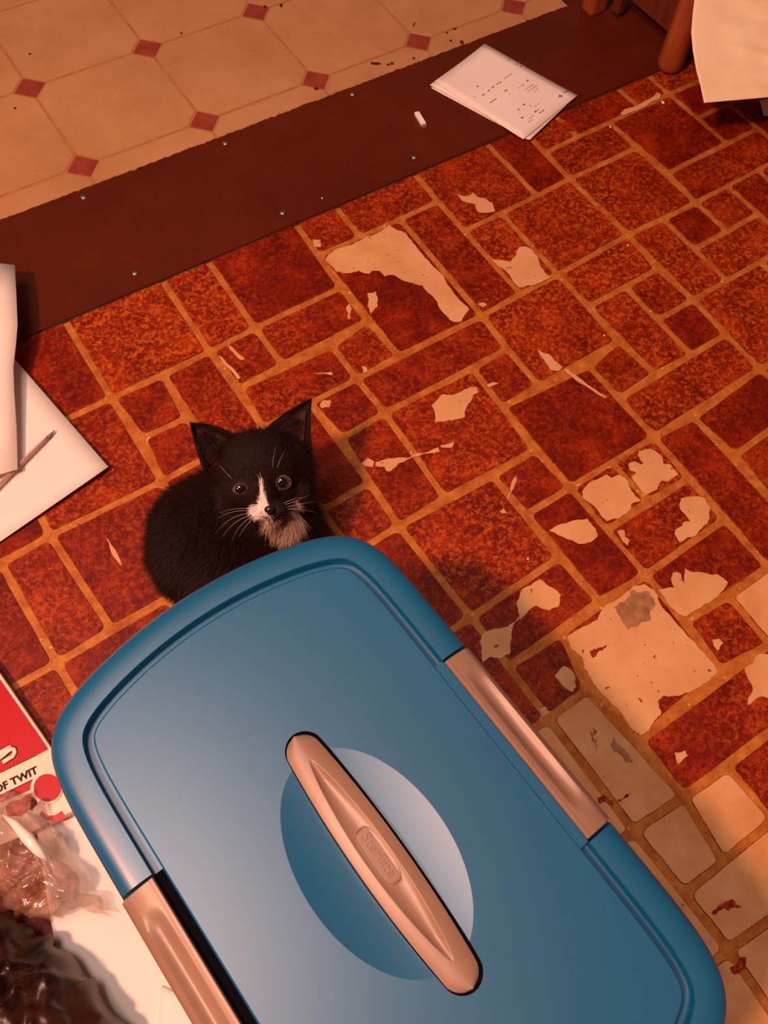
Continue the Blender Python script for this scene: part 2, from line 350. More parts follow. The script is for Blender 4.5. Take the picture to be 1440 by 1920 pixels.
for k, PP in enumerate([[(1120,1495),(1130,1488),(1150,1500),(1148,1510),(1125,1508)],[(1157,1500),(1172,1490),(1184,1487),(1178,1496),(1162,1504)],
    [(1335,1715),(1345,1700),(1360,1690),(1372,1686),(1390,1700),(1375,1702),(1355,1703),(1340,1715)],
    [(1368,1815),(1385,1800),(1398,1795),(1398,1815),(1388,1824),(1372,1824)],[(1105,1222),(1120,1215),(1140,1208),(1130,1220),(1112,1234)],
    [(1150,1382),(1158,1395),(1166,1402),(1180,1418),(1186,1430),(1170,1425),(1152,1410)],[(1414,1480),(1430,1470),(1440,1465),(1440,1480),(1425,1488)],
    [(1045,232),(1060,228),(1075,240),(1085,250),(1060,246)]]):
    P = [at(x, y, 0.001) for x, y in PP]
    obj('red_flake', prism(rough_poly([(p.x, p.y) for p in P], 0.25, 2, k+200), 0.0010, 0.0016), BRICK if k != 5 else STAIN, floor)
# bright sliver of joint still glued near the wooden leg
P = [at(x, y, 0.001) for x, y in [(1163,213),(1172,205),(1200,195),(1232,174),(1239,177),(1236,186),(1205,203),(1170,217)]]
obj('torn_patch', prism(rough_poly([(p.x, p.y) for p in P], 0.08, 2, 99), 0.0009, 0.0015), TORN, floor)

# ------------------------------------------------------------------ brown strip with its screws
strip = obj('trim_1', prism([(-0.9, YS), (1.5, YS), (1.5, 0.822), (-0.9, 0.822)], -0.003, 0.0032, 0.0006), STRIP)
tag(strip, 'wide dark brown threshold strip screwed down between the two floors', 'strip', kind='structure')
gap = obj('edge_gap', prism([(-0.9, YS-0.0016), (1.2, YS-0.0016), (1.2, YS+0.002), (-0.9, YS+0.002)], 0.0, 0.0013), DARK, strip)
screw_me = None; ring_me = None
for (x, y) in [(.1731,.8017),(.3488,.8014),(.5236,.8023),(.1737,.6749),(.3515,.6736),(.5287,.6748),(-.002,.8015),(.699,.6745)]:
    if screw_me is None:
        bm = bmesh.new()
        n = 14; prof = [(0.0034, 0.0), (0.0033, 0.0008), (0.0026, 0.0017), (0.0014, 0.0022)]
        rs = [[bm.verts.new((r*math.cos(2*math.pi*k/n), r*math.sin(2*math.pi*k/n), z)) for k in range(n)] for r, z in prof]
        for r0, r1 in zip(rs, rs[1:]):
            for k in range(n): bm.faces.new((r0[k], r0[(k+1) % n], r1[(k+1) % n], r1[k]))
        bm.faces.new(rs[-1]); screw_me = bpy.data.meshes.new('screw'); bm.to_mesh(screw_me); bm.free(); screw_me.materials.append(SCREWM)
        for p in screw_me.polygons: p.use_smooth = True
        slot_me = pydata('slot', [(-.0018,-.0004,.0018),(.0018,-.0004,.0018),(.0018,.0004,.0018),(-.0018,.0004,.0018),(-.0018,-.0004,.00235),(.0018,-.0004,.00235),(.0018,.0004,.00235),(-.0018,.0004,.00235)],
                         [(0,1,5,4),(1,2,6,5),(2,3,7,6),(3,0,4,7),(4,5,6,7)]); slot_me.materials.append(DKSCREW)
    s = bpy.data.objects.new('screw', screw_me); C.objects.link(s); s.parent = strip; s.location = (x, y, 0.0032)
    if ring_me is None:
        rb_ = tube([(0.0040*math.cos(2*math.pi*k/16), 0.0040*math.sin(2*math.pi*k/16), 0.0) for k in range(17)], 0.0007, 5); ring_me = bpy.data.meshes.new('dirt_ring'); rb_.to_mesh(ring_me); rb_.free(); ring_me.materials.append(DARK)
    rg = bpy.data.objects.new('dirt_ring', ring_me); C.objects.link(rg); rg.parent = s
    t = bpy.data.objects.new('slot', slot_me); C.objects.link(t); t.parent = s; t.rotation_euler = (0, 0, random.uniform(0, 3))

# ------------------------------------------------------------------ cream octagon tile vinyl
XR = 0.868
def jag(x): return 0.8138 + 0.0016*noise.noise(Vector((x*160, 3.1, 0))) + 0.0014*noise.noise(Vector((x*420, 9.1, 0))) + 0.0012*noise.noise(Vector((x*40, 1.1, 0)))
def clip(poly, f):
    out = []
    for i, p in enumerate(poly):
        q = poly[(i+1) % len(poly)]; a, b = f(p), f(q)
        if a >= 0: out.append(p)
        if a*b < 0: t = a/(a-b); out.append((p[0]+(q[0]-p[0])*t, p[1]+(q[1]-p[1])*t))
    return out
def jagged(poly):
    poly = clip(poly, lambda p: p[1]-0.812); poly = clip(poly, lambda p: XR + 0.02*(p[1]-.81) - p[0]) if poly else poly
    if len(poly) < 3: return None
    out = []
    for i, p in enumerate(poly):
        q = poly[(i+1) % len(poly)]; out.append(p)
        if abs(p[1]-0.812) < 1e-6 and abs(q[1]-0.812) < 1e-6:
            n = max(1, int(abs(q[0]-p[0])/0.0025))
            out[-1] = (p[0], jag(p[0]))
            for k in range(1, n): x = p[0]+(q[0]-p[0])*k/n; out.append((x, jag(x)))
        elif abs(p[1]-0.812) < 1e-6: out[-1] = (p[0], jag(p[0]))
    return out
base = jagged([(-0.6, 0.7), (1.2, 0.7), (1.2, 1.6), (-0.6, 1.6)])
base = [(x, y + 0.0002) for x, y in base]
tf = obj('floor', prism(base, 0.0030, 0.0040), TGROUT)
tag(tf, 'cream octagon patterned vinyl floor with small maroon diamonds and ragged edge', 'floor', kind='structure')
PX, PY, X0, Y0, HD = 0.1524, 0.1500, 0.1925, 0.9955, 0.0195
for i in range(-4, 5):
    for j in range(-3, 3):
        x, y = X0+PX*i, Y0-PY*j
        g = 0.0019; a = HD + g*0.9
        oc = [(x+a, y+g), (x+PX-a, y+g), (x+PX-g, y+a), (x+PX-g, y+PY-a), (x+PX-a, y+PY-g), (x+a, y+PY-g), (x+g, y+PY-a), (x+g, y+a)]
        p = jagged(oc)
        if p: obj('tile', prism(p, 0.0036, 0.0046, 0.0002), TILE, tf)
        d = HD - g*0.3
        p = jagged([(x+d, y), (x, y+d), (x-d, y), (x, y-d)])
        if p: obj('diamond_inset', prism(p, 0.0036, 0.0047, 0.0002), MAROON, tf)

# crumbs lying about
CR = [(593,166,5,3,'c'),(497,12,3,3,'c'),(527,10,5,3,'c'),(705,119,11,3,'c'),(733,236,2,2,'c'),(838,61,3,2,'c'),(853,54,4,2,'c'),(865,78,4,3,'c'),(776,46,8,1,'c'),
      (845,76,3,2,'c'),(340,62,2,2,'c'),(28,203,2,2,'c'),(56,101,2,2,'c'),(728,121,4,2,'c'),(697,118,3,2,'c'),(867,81,3,3,'c'),(776,109,3,2,'c'),(735,119,4,3,'c'),
      (1177,460,2,2,'w'),(1133,629,2,2,'w'),(990,1048,2,2,'w'),(1243,192,4,6,'w'),(604,372,2,2,'w'),(1144,238,3,2,'w')]
for k, (x, y, a, b, kind) in enumerate(CR):
    p = at(x, y, 0.004)
    bm = bmesh.new(); bmesh.ops.create_icosphere(bm, subdivisions=2, radius=1)
    for v in bm.verts: v.co += v.normal*0.35*noise.noise(v.co*1.7+Vector((k, 0, 0)))
    s = 0.0006 if kind == 'c' else 0.0005
    bmesh.ops.scale(bm, vec=(s*a, s*b, s*2), verts=bm.verts)
    zz = (0.0047 if p.y > 0.812 else 0.0032 if p.y > YS else 0.0012) + 0.0004*2
    q = at(x, y, zz); bmesh.ops.rotate(bm, cent=(0, 0, 0), matrix=Matrix.Rotation(-0.5+0.6*(k % 3), 3, 'Z'), verts=bm.verts)
    o = obj('crumb', bm, STAIN if False else (DARK if kind == 'c' else NOTE), None, True); o.location = (q.x, q.y, zz)
    own = {0: ('dark crumb lying on the maroon diamond nearest the middle of the strip', 'crumb'), 1: ('small dark speck just right of the topmost maroon diamond', 'crumb'),
           2: ('oval dark crumb right of the topmost maroon diamond, near the frame top', 'crumb'), 3: ('long dark crumb at the ragged vinyl edge above the middle of the strip', 'crumb'),
           8: ('thin dark sliver on the cream floor above the second maroon diamond from the right', 'crumb'), 11: ('lone dark speck near the leftmost maroon diamond', 'crumb'),
           18: ('pale grain on a joint right of centre in the upper brick floor', 'crumb'), 19: ('round pale grain on a big brick right of the clear patches, mid height', 'crumb'),
           20: ('pale grain on the large brick right of the blue lid corner', 'crumb'), 21: ('largest pale crumb on the bricks just below the wooden cabinet leg', 'crumb'),
           22: ('tiny pale speck on the brown strip above the big torn patch', 'crumb'), 23: ('pale crumb on dark bricks right of the printed sheets', 'crumb')}
    if k in own: tag(o, *own[k])
    elif kind == 'c': tag(o, 'tiny dark crumb scattered near the ragged edge of the cream vinyl floor', 'crumb', 'dark crumbs on the cream floor')
    else: tag(o, 'tiny pale crumb on the red brick patterned floor', 'crumb', 'pale crumbs on the brick floor')

# ------------------------------------------------------------------ storage tote
LZ = 0.22; TH = math.radians(-4.4)
tote = empty('storage_tote', (0.0536, 0.0327, 0.0))
tag(tote, 'lidded storage tote with bright blue lid, taupe latches and carry handle', 'storage box')
EU = Vector((math.cos(TH), -math.sin(TH), 0)); EV = Vector((math.sin(TH), math.cos(TH), 0))
def L(u, v, z): return Vector((0.0536, 0.0327, 0)) + EU*u + EV*(v+0.004) + Vector((0, 0, z))
A_, B_, K_, N_ = 0.1200, 0.194, 1.8, 10
def rad_at(t):
    cu, sv = math.cos(t), math.sin(t); lo_, hi = 0.01, 0.3
    for _ in range(40):
        r = (lo_+hi)/2; u, v = r*cu, r*sv
        f = (abs(u)/A_)**N_ + (abs(v)/max(1e-3, B_-K_*u*u))**N_
        if f > 1: hi = r
        else: lo_ = r
    return lo_
dense = []
for k in range(2400):
    t = 2*math.pi*k/2400; r = rad_at(t); dense.append(Vector((r*math.cos(t), r*math.sin(t))))
cum = [0]
for k in range(2400): cum.append(cum[-1]+(dense[(k+1) % 2400]-dense[k]).length)
out = []; tgt = 0; step = cum[-1]/420
for k in range(2400):
    while tgt <= cum[k+1] and len(out) < 420:
        s = (tgt-cum[k])/max(1e-9, cum[k+1]-cum[k]); out.append(dense[k].lerp(dense[(k+1) % 2400], s)); tgt += step
LV = 0.0645
for sx in (1, -1):
    for v in (LV, LV+0.0006, -LV, -LV-0.0006): out.append(Vector((sx*A_, v)))
out.sort(key=lambda p: math.atan2(p.y, p.x))
NO = len(out)
nrm = []
for k in range(NO):
    t = out[(k+1) % NO]-out[k-1]; t.normalize(); nrm.append(Vector((t.y, -t.x)))
def dish(u, v):
    q = (u/0.042)**2 + (v/0.067)**2
    return -0.0050*(1-q) if q < 1 else 0.0
def hlid(u, v): return dish(u, v) - 0.0004
verts = []; faces = []
prof = [(0.0, -0.030), (0.0, -0.012), (0.0006, -0.0075), (0.002, -0.0042), (0.0040, -0.0022), (0.0062, -0.0011), (0.0090, -0.0003), (0.0120, 0.0), (0.0160, 0.0001), (0.0197, 0.0), (0.0202, -0.0007), (0.0207, -0.0075), (0.0253, -0.0075), (0.0258, -0.0012), (0.0268, -0.0004)]
rings = []
for d, z in prof:
    ring = []
    for k in range(NO):
        p = out[k]-nrm[k]*d
        zz = z
        if abs(out[k].y) <= LV+1e-6 and d < 0.0203 : zz = min(z, -0.0105)
        ring.append(len(verts)); verts.append(L(p.x, p.y, LZ+zz))
    rings.append(ring)
inner = [out[k]-nrm[k]*0.0268 for k in range(NO)]
edge = []
for k in range(NO):
    t = math.atan2(inner[k].y/0.067, inner[k].x/0.042); edge.append(Vector((0.042*math.cos(t), 0.067*math.sin(t))))
for q in list(range(1, 24))+[23.75, 23.93, 24]:
    ring = []
    for k in range(NO):
        p = inner[k].lerp(edge[k], q/24)
        ring.append(len(verts)); verts.append(L(p.x, p.y, LZ-0.0004))
    rings.append(ring)
for q in [0.12, 0.45]+list(range(1, 36)):
    ring = []
    for k in range(NO):
        u, v = edge[k].x*(1-q/36), edge[k].y*(1-q/36)
        ring.append(len(verts)); verts.append(L(u, v, LZ+hlid(u, v)))
    rings.append(ring)
for r0, r1 in zip(rings, rings[1:]):
    for k in range(NO): faces.append((r0[k], r0[(k+1) % NO], r1[(k+1) % NO], r1[k]))
verts.append(L(0, 0, LZ+hlid(0, 0)))
for k in range(NO): faces.append((rings[-1][k], rings[-1][(k+1) % NO], len(verts)-1))
lid = obj('lid', pydata('lid', verts, faces), BLUE, tote)
for p in lid.data.polygons: p.use_smooth = True
em = lid.modifiers.new('e', 'EDGE_SPLIT'); em.split_angle = math.radians(34)
lid['label'] = 'bright blue lid with a grooved rim and oval dish'
# bin body
bm = bmesh.new()
def outline_scaled(su, sv, z): return [bm.verts.new(L(p.x*su, p.y*sv, z)) for p in out[::4]]
lv = [outline_scaled(su, sv, z) for su, sv, z in ((0.78, 0.80, 0.002), (0.80, 0.82, 0.0), (0.82, 0.84, 0.006), (0.94, 0.95, 0.19), (0.965, 0.97, 0.192), (0.965, 0.97, 0.208))]
lv = lv[1:]
for a, b in zip(lv, lv[1:]):
    for k in range(len(a)): bm.faces.new((a[k], a[(k+1) % len(a)], b[(k+1) % len(a)], b[k]))
bm.faces.new(lv[0][::-1])
bo = obj('bin', bm, BIN, tote, True); bo['label'] = 'pale plastic bin under the lid'
# latches
for sx in (1, -1):
    vs = []; fs = []; nv = 60; cols = []
    pr = [(0.1003, -0.012), (0.1003, 0.0), (0.1010, 0.0011), (0.1022, 0.0012), (0.1032, 0.0006)] + [(0.1032+0.0145*q/12, None) for q in range(1, 12)] + [(0.1180, -0.0046), (0.1200, -0.0066), (0.1212, -0.010), (0.1216, -0.018), (0.1216, -0.032), (0.1196, -0.034)]
    for a in range(nv+1):
        v = -0.0632+0.1264*a/nv
        for (u, z) in pr:
            if z is None:
                s = (u-0.1032)/0.0145; z = 0.0006-0.0042*s**1.6
                c_ = 1-(v/0.052)**2
                if c_ > 0: z -= 0.0042*math.sqrt(c_)*max(0, math.sin(math.pi*min(1, max(0, (s-0.12)/0.8))))**1.2*min(1, c_*3)
            vs.append(L(sx*u, v, LZ+z))
    m_ = len(pr)
    for a in range(nv):
        for b in range(m_-1):
            f = (a*m_+b, a*m_+b+1, (a+1)*m_+b+1, (a+1)*m_+b); fs.append(f if sx < 0 else f[::-1])
    fs.append(tuple(range(m_))[::1]); fs.append(tuple(range(nv*m_, nv*m_+m_))[::-1])
    lt = obj('latch', pydata('latch', vs, fs), TAUPE, tote, True)
    e_ = lt.modifiers.new('e', 'EDGE_SPLIT'); e_.split_angle = math.radians(40)
    lt['label'] = 'taupe plastic latch'
    # left: black sheet painted as the gap's shade; right: blue groove filler
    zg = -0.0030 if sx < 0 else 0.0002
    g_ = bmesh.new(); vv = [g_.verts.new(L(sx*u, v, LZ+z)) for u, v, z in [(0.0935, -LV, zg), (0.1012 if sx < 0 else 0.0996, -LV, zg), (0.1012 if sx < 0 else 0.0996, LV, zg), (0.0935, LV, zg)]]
    g_.faces.new(vv if sx > 0 else vv[::-1]); obj('latch_gap_sheet', g_, GAP_SHADE if sx < 0 else BLUE, tote)
# handle
HL = 0.0800
def hw(v):   # half width along the handle, rounded ends
    s = abs(v)/HL
    w_ = 0.0137 - 0.0045*s**2
    e = HL-abs(v)
    return w_*math.sqrt(max(0, 1-(1-min(1, e/0.0095))**2))
UO = 0.0015
def htop(u, v):
    w_ = max(1e-4, hw(v)); s = u/w_
    z = 0.0052 - 0.0030*s*s - 0.0012*(abs(v)/HL)**2
    c_ = 1-(v/0.064)**2
    if c_ > 0:
        l_ = 0.56*c_**0.6; q = abs(s+0.02)/max(l_, 1e-3)
        if q < 1: z -= 0.0030*(1-q**2)*min(1, c_*2.5)
    if (u/0.0056)**4+(v/0.0165)**4 < 1: z = max(z, 0.0052-0.0022)
    return z
vs = []; fs = []; nv = 220; nu = 90
for a in range(nv+1):
    v = -HL+2*HL*(0.5-0.5*math.cos(math.pi*a/nv)); w_ = max(2e-4, hw(v))
    row = [(-1, -0.010)] + [(-1+2*b/nu, None) for b in range(nu+1)] + [(1, -0.010)]
    for s, z in row:
        vs.append(L(UO+s*w_, v-0.0005, LZ+(z if z is not None else htop(s*w_*0.9999, v))))
m_ = nu+3
for a in range(nv):
    for b in range(m_-1): fs.append((a*m_+b, a*m_+b+1, (a+1)*m_+b+1, (a+1)*m_+b))
fs.append(tuple(range(m_))); fs.append(tuple(range(nv*m_, nv*m_+m_))[::-1])
han = obj('handle', pydata('handle', vs, fs), TAUPE, tote, True)
e_ = han.modifiers.new('e', 'EDGE_SPLIT'); e_.split_angle = math.radians(60)
han['label'] = 'taupe plastic carry handle with a scooped middle'
# oval plaque ring and lettering on the handle
ring = bmesh.new(); pts = []
for k in range(48):
    t = 2*math.pi*k/48; cu, sv = math.cos(t), math.sin(t)
    pts.append((math.copysign(abs(cu)**0.7, cu)*0.0058, math.copysign(abs(sv)**0.55, sv)*0.0168))
ZP = LZ+0.0032
pts3 = [L(UO+u, v, ZP) for u, v in pts]; tube(pts3+[pts3[0]], 0.00035, 6, ring)
obj('plaque_rim', ring, TAUPE, han, True)
def text_mesh(s, size, origin, ex, ey, ez=Vector((0, 0, 1)), extrude=0.0002, shear=0, offs=0, align='CENTER'):
    cu = bpy.data.curves.new('t', 'FONT'); cu.body = s; cu.size = size; cu.extrude = extrude; cu.align_x = align; cu.shear = shear; cu.offset = offs; cu.resolution_u = 3
    o = bpy.data.objects.new('t', cu); C.objects.link(o); dg = bpy.context.evaluated_depsgraph_get(); dg.update()
    me = bpy.data.meshes.new_from_object(o.evaluated_get(dg)); bpy.data.objects.remove(o); bpy.data.curves.remove(cu)
    for v in me.vertices:
        c_ = v.co.copy(); v.co = origin + ex*c_.x + ey*c_.y + ez*c_.z
    return me
lt = text_mesh('Sterilite', 0.0085, L(UO-0.0024, 0, ZP+0.0001), -EV, EU, extrude=0.0003)
obj('lettering', lt, TAUPE, han)
# black sheet painting the shade in the gap around the handle, following the dish
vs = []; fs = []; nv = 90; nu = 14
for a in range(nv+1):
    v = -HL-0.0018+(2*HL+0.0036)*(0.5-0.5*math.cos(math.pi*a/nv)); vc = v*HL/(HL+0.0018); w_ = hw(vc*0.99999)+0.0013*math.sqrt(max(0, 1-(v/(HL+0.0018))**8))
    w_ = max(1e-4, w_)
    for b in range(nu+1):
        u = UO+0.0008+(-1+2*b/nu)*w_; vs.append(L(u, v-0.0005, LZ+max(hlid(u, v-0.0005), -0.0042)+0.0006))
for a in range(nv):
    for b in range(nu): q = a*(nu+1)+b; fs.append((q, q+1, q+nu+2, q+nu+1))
hshade = obj('handle_gap_shade', pydata('handle_gap_shade', vs, fs), GAP_SHADE, tote, True)

# ------------------------------------------------------------------ papers
def sheet(name, grid, mat, thick=0.0004, parent=None):
    """grid: rows of 3D points, bent sheet with thickness"""
    nr, nc = len(grid), len(grid[0]); vs = [p for r in grid for p in r]
    fs = [(r*nc+c, r*nc+c+1, (r+1)*nc+c+1, (r+1)*nc+c) for r in range(nr-1) for c in range(nc-1)]
    o = obj(name, pydata(name, vs, fs), mat, parent, True)
    md = o.modifiers.new('s', 'SOLIDIFY'); md.thickness = thick; md.offset = 0
    return o
def bil(c, s, t): return c[0].lerp(c[1], s).lerp(c[3].lerp(c[2], s), t)
# printed sheets on the strip: lower one shows along two edges
def stack_sheet(px, z, label, wob):
    c = [at(x, y, z) for x, y in px]
    g = [[bil(c, s/10, t/10) + Vector((0, 0, 0.0006*math.sin(s*0.5+wob)*math.sin(t*0.4+wob))) for s in range(11)] for t in range(11)]
    o = sheet('paper_sheet', g, NOTE, 0.0004); tag(o, label, 'paper'); return c, o
stack_sheet([(808,165),(912,90),(1066,190),(988,262)], 0.0042, 'lowest loose sheet under the printed paper on the brown strip', 0)
stack_sheet([(806,160),(909,86),(1066,194),(993,262)], 0.0058, 'blank sheet just beneath the printed paper on the brown strip', 1)
c, o = stack_sheet([(815,153),(909,82.5),(1083,179),(981,261)], 0.0076, 'small printed white sheet on top of the pile on the brown strip', 2)
pt = bmesh.new(); rp = random.Random(5)
def dash(x0, y0, x1, y1, w_=0.0008):
    a = at(x0, y0, 0.0083); b = at(x1, y1, 0.0083); d = (b-a).normalized(); n_ = Vector((-d.y, d.x, 0))*w_
    q = [pt.verts.new(v) for v in (a-n_, b-n_, b+n_, a+n_)]; pt.faces.new(q)
def K(x, y): return (790+x*0.2153, 70+y*0.2153)
for (a, b, c2, d2, ww) in [(530,505,560,485,.0010),(580,468,600,452,.001),(612,440,640,422,.001),(655,410,700,382,.001),(722,360,790,312,.0007),(480,428,505,424,.0012),(458,515,468,515,.001),
    (598,570,660,528,.001),(725,470,757,452,.0014),(765,498,900,405,.0006),(915,380,940,372,.0016),(885,470,980,405,.0006),(890,500,1010,415,.0006),(975,478,1020,440,.0005),
    (885,590,935,562,.0016),(945,598,975,578,.0016),(985,652,1010,636,.0014),(1005,640,1030,615,.0007),(1028,660,1075,628,.0012),(838,630,858,624,.0014),(870,702,895,690,.0014),(850,668,862,664,.0006),
    (930,740,975,712,.0005),(940,705,985,675,.0005),(1200,520,1215,490,.0014),(1215,520,1235,500,.001),(1240,480,1285,462,.0012),(820,240,870,205,.0005),(860,255,930,210,.0005),(750,200,790,180,.0005),(985,600,1040,570,.0005)]:
    x0, y0 = K(a, b); x1, y1 = K(c2, d2)
    n = max(1, int(math.hypot(x1-x0, y1-y0)/5))
    for k in range(n):
        s0, s1 = k/n, (k+0.72)/n
        dash(x0+(x1-x0)*s0, y0+(y1-y0)*s0, x0+(x1-x0)*s1, y0+(y1-y0)*s1, ww*0.7)
q = obj('printed_text', pt, INK, o); q['kind'] = 'stuff'
# white stick
st = empty('white_stick', at(790, 224, 0.0032)); tag(st, 'short white plastic stick on the brown strip left of the printed sheets', 'stick')
a, b = at(781, 211, 0.0062), at(797, 237, 0.0062); d = (b-a)
bm = box_bm((0, 0, 0), d.length*0.86, 0.0062, 0.0045, 0, 0.001); bmesh.ops.rotate(bm, cent=(0, 0, 0), matrix=Matrix.Rotation(math.atan2(d.y, d.x), 3, 'Z'), verts=bm.verts); bmesh.ops.translate(bm, vec=a.lerp(b, 0.43)+Vector((0, 0, -0.0006)), verts=bm.verts)
obj('shaft', bm, NOTE, st)
bm = box_bm((0, 0, 0), d.length*0.12, 0.0056, 0.004, 0, 0.0008); bmesh.ops.rotate(bm, cent=(0, 0, 0), matrix=Matrix.Rotation(math.atan2(d.y, d.x), 3, 'Z'), verts=bm.verts); bmesh.ops.translate(bm, vec=a.lerp(b, 0.93)+Vector((0, 0, -0.0008)), verts=bm.verts)
q = obj('end_cap', bm, TAUPE, st); q['label'] = 'tan end of the stick'

# left papers: flat lower sheet with its corner toward the kitten
cA = at(203, 875, 0.010); uA = (at(30, 678, 0.006)-cA); vA = (at(0, 1014, 0.006)-cA)
uA = uA.normalized()*0.216; vA = vA.normalized()*0.279
def hA(s, t): return 0.004 + 0.0055*max(0, 1-t*2.2) + 0.002*math.sin(s*5)*t
g = [[Vector(((cA+uA*s+vA*t).x, (cA+uA*s+vA*t).y, hA(s, t) if (cA+uA*s+vA*t).y < 0.645 else max(hA(s, t), 0.0052))) for s in [k/16 for k in range(17)]] for t in [k/16 for k in range(17)]]
o = sheet('paper_sheet', g, PAPER, 0.0006); tag(o, 'large blank white sheet whose corner points toward the kitten', 'paper')
g2 = [[p - Vector((0, 0, 0.0032)) + (uA*0.02+vA*0.012) for p in r] for r in g]
g2 = [[Vector((p.x, p.y, max(p.z, 0.0018 if p.y < 0.648 else 0.0038))) for p in r] for r in g2]
# folded upper sheet
rows = [((28,497),0.034),((31,560),0.038),((33,610),0.038),((30,645),0.034),((25,690),0.030),((27,740),0.027),((31,800),0.022),((33,880),0.019)]
g = []
ext = Vector((-0.19, -0.045, 0))
for k, ((x, y), z) in enumerate(rows):
    p = at(x, y, z)
    g.append([p + Vector(((-0.165-0.025*k/7)*s, (0.095-0.061*k/7)*s, -z*0.80*s*s + 0.010*math.sin(s*3.1)*(1-k/9))) for s in [q/12 for q in range(13)]])
for r in g:
    for q in range(13): r[q].z = max(r[q].z, 0.0115)
o = sheet('paper_sheet', g, PAPER, 0.0005); tag(o, 'creased white sheet bent upward at the left edge above the pen', 'paper')
# clear pen
pm = NT('clear_plastic', 0.15, 0.6); pm.col((0.62, 0.40, 0.36)); pm.b.inputs['Alpha'].default_value = 0.42; CLEAR = pm.m
pen = empty('clear_pen', at(40, 868, 0.012)); tag(pen, 'clear plastic pen lying on the blank white sheet at the left', 'pen')
a = at(103, 807, 0.0128); b = at(-14, 921, 0.0128)
obj('barrel', tube([a.lerp(b, s) for s in (0.12, 0.2, 0.4, 1.0)], [0.0017, 0.0022, 0.0023, 0.0023], 10), CLEAR, pen, True)
obj('tip', tube([a.lerp(b, s) for s in (0.0, 0.05, 0.12)], [0.0004, 0.0010, 0.0017], 10), NT('grey_pen_tip', 0.4).col((0.22, 0.12, 0.1)).m, pen, True)
obj('ink_tube', tube([a.lerp(b, s) for s in (0.1, 1.0)], [0.001, 0.001], 6), NT('ink_tube', 0.4).col((0.25, 0.12, 0.10)).m, pen, True)

# cream paper at top right
def crow(px, z): return at(px[0], px[1], z)
rowsL = [((1320, 193), 0.078), ((1313, 160), 0.085), ((1305, 130), 0.092), ((1299, 95), 0.1), ((1296, 60), 0.108), ((1299, 25), 0.116), ((1303, -10), 0.124), ((1306, -60), 0.134)]
rowsR = [((1640, 165), 0.078), ((1640, 135), 0.085), ((1640, 105), 0.092), ((1640, 70), 0.1), ((1640, 35), 0.108), ((1640, 0), 0.116), ((1640, -30), 0.124), ((1640, -80), 0.134)]
g = []
for ti in range(57):
    t = ti/56*7; k = min(6, int(t)); f = t-k
    l_ = crow(rowsL[k][0], rowsL[k][1]).lerp(crow(rowsL[k+1][0], rowsL[k+1][1]), f); r_ = crow(rowsR[k][0], rowsR[k][1]).lerp(crow(rowsR[k+1][0], rowsR[k+1][1]), f)
    row = []
    for s in range(61):
        s_ = s/60; p = l_.lerp(r_, s_); n_ = (CAM-p).normalized()
        am = 0.006*min(1, max(0, s_-0.12)*3.0)
        cz = 1-abs(noise.noise(Vector((s_*2.4+4, ti/56*7+s_*1.5, 1.0))))*2.2
        h_ = am*cz + 0.002*noise.noise(Vector((s_*9, ti/9, 5))) * min(1, s_*3)
        p = p+n_*h_
        if s_ > 0.55: p.z = max(0.003, p.z*(1-((s_-0.55)/0.45)**2))
        row.append(p)
    g.append(row)
o = sheet('wrapping_paper', g, CREAM, 0.0006); tag(o, 'crumpled cream wrapping paper standing by the wooden cabinet leg at upper right', 'paper')
c = [at(1385,182,0.018), at(1600,165,0.018), at(1600,200,0.004), at(1392,186,0.015)]
c = [at(1424,188,0.008), at(1560,170,0.008), at(1560,240,0.003), at(1432,216,0.003)]
g = [[bil(c, s/8, t/8)+Vector((0, 0, 0.002*noise.noise(Vector((s*.6, t*.6, 0))))) for s in range(9)] for t in range(9)]
o = sheet('tissue_paper', g, NOTE, 0.0006); tag(o, 'scrap of white tissue under the cream wrapping paper', 'tissue')

# ------------------------------------------------------------------ wooden cabinet at top right
cab = empty('wooden_cabinet', (0.96, 0.72, 0.0032)); tag(cab, 'reddish stained wooden cabinet with rounded corner legs on the strip end', 'cabinet')
def post(name, p, r, z0, z1, mat, seg=16):
    pts = [(p[0], p[1], z) for z in (z0, z0+0.002, z0+0.008, z0+0.05, z1)]
    return obj(name, tube(pts, [r*0.8, r*0.93, r, r, r], seg), mat, cab, True)
l1 = post('leg', (0.908, 0.652), 0.0165, 0.0032, 0.42, WOOD)
l2 = obj('leg', box_bm((0.894, 0.790, 0.2116), 0.026, 0.022, 0.4168, 0, 0.004), WOOD, cab)
obj('side_board', box_bm((0.914, 0.766, 0.21), 0.012, 0.014, 0.40, 0, 0.002), DWOOD, cab)
obj('side_panel', box_bm((0.936, 0.712, 0.216), 0.010, 0.10, 0.39, 0, 0.001), DWOOD, cab)
obj('back_rail', box_bm((1.06, 0.79, 0.216), 0.30, 0.014, 0.39, 0, 0.001), DWOOD, cab)
obj('front_panel', box_bm((1.07, 0.668, 0.240), 0.30, 0.012, 0.34, 0, 0.001), DWOOD, cab)
obj('top_board', box_bm((1.05, 0.722, 0.43), 0.34, 0.18, 0.02, 0, 0.004), WOOD, cab)
obj('leg', box_bm((1.20, 0.652, 0.21), 0.03, 0.03, 0.414, 0, 0.004), WOOD, cab)
obj('leg', box_bm((1.20, 0.790, 0.21), 0.03, 0.024, 0.414, 0, 0.004), WOOD, cab)

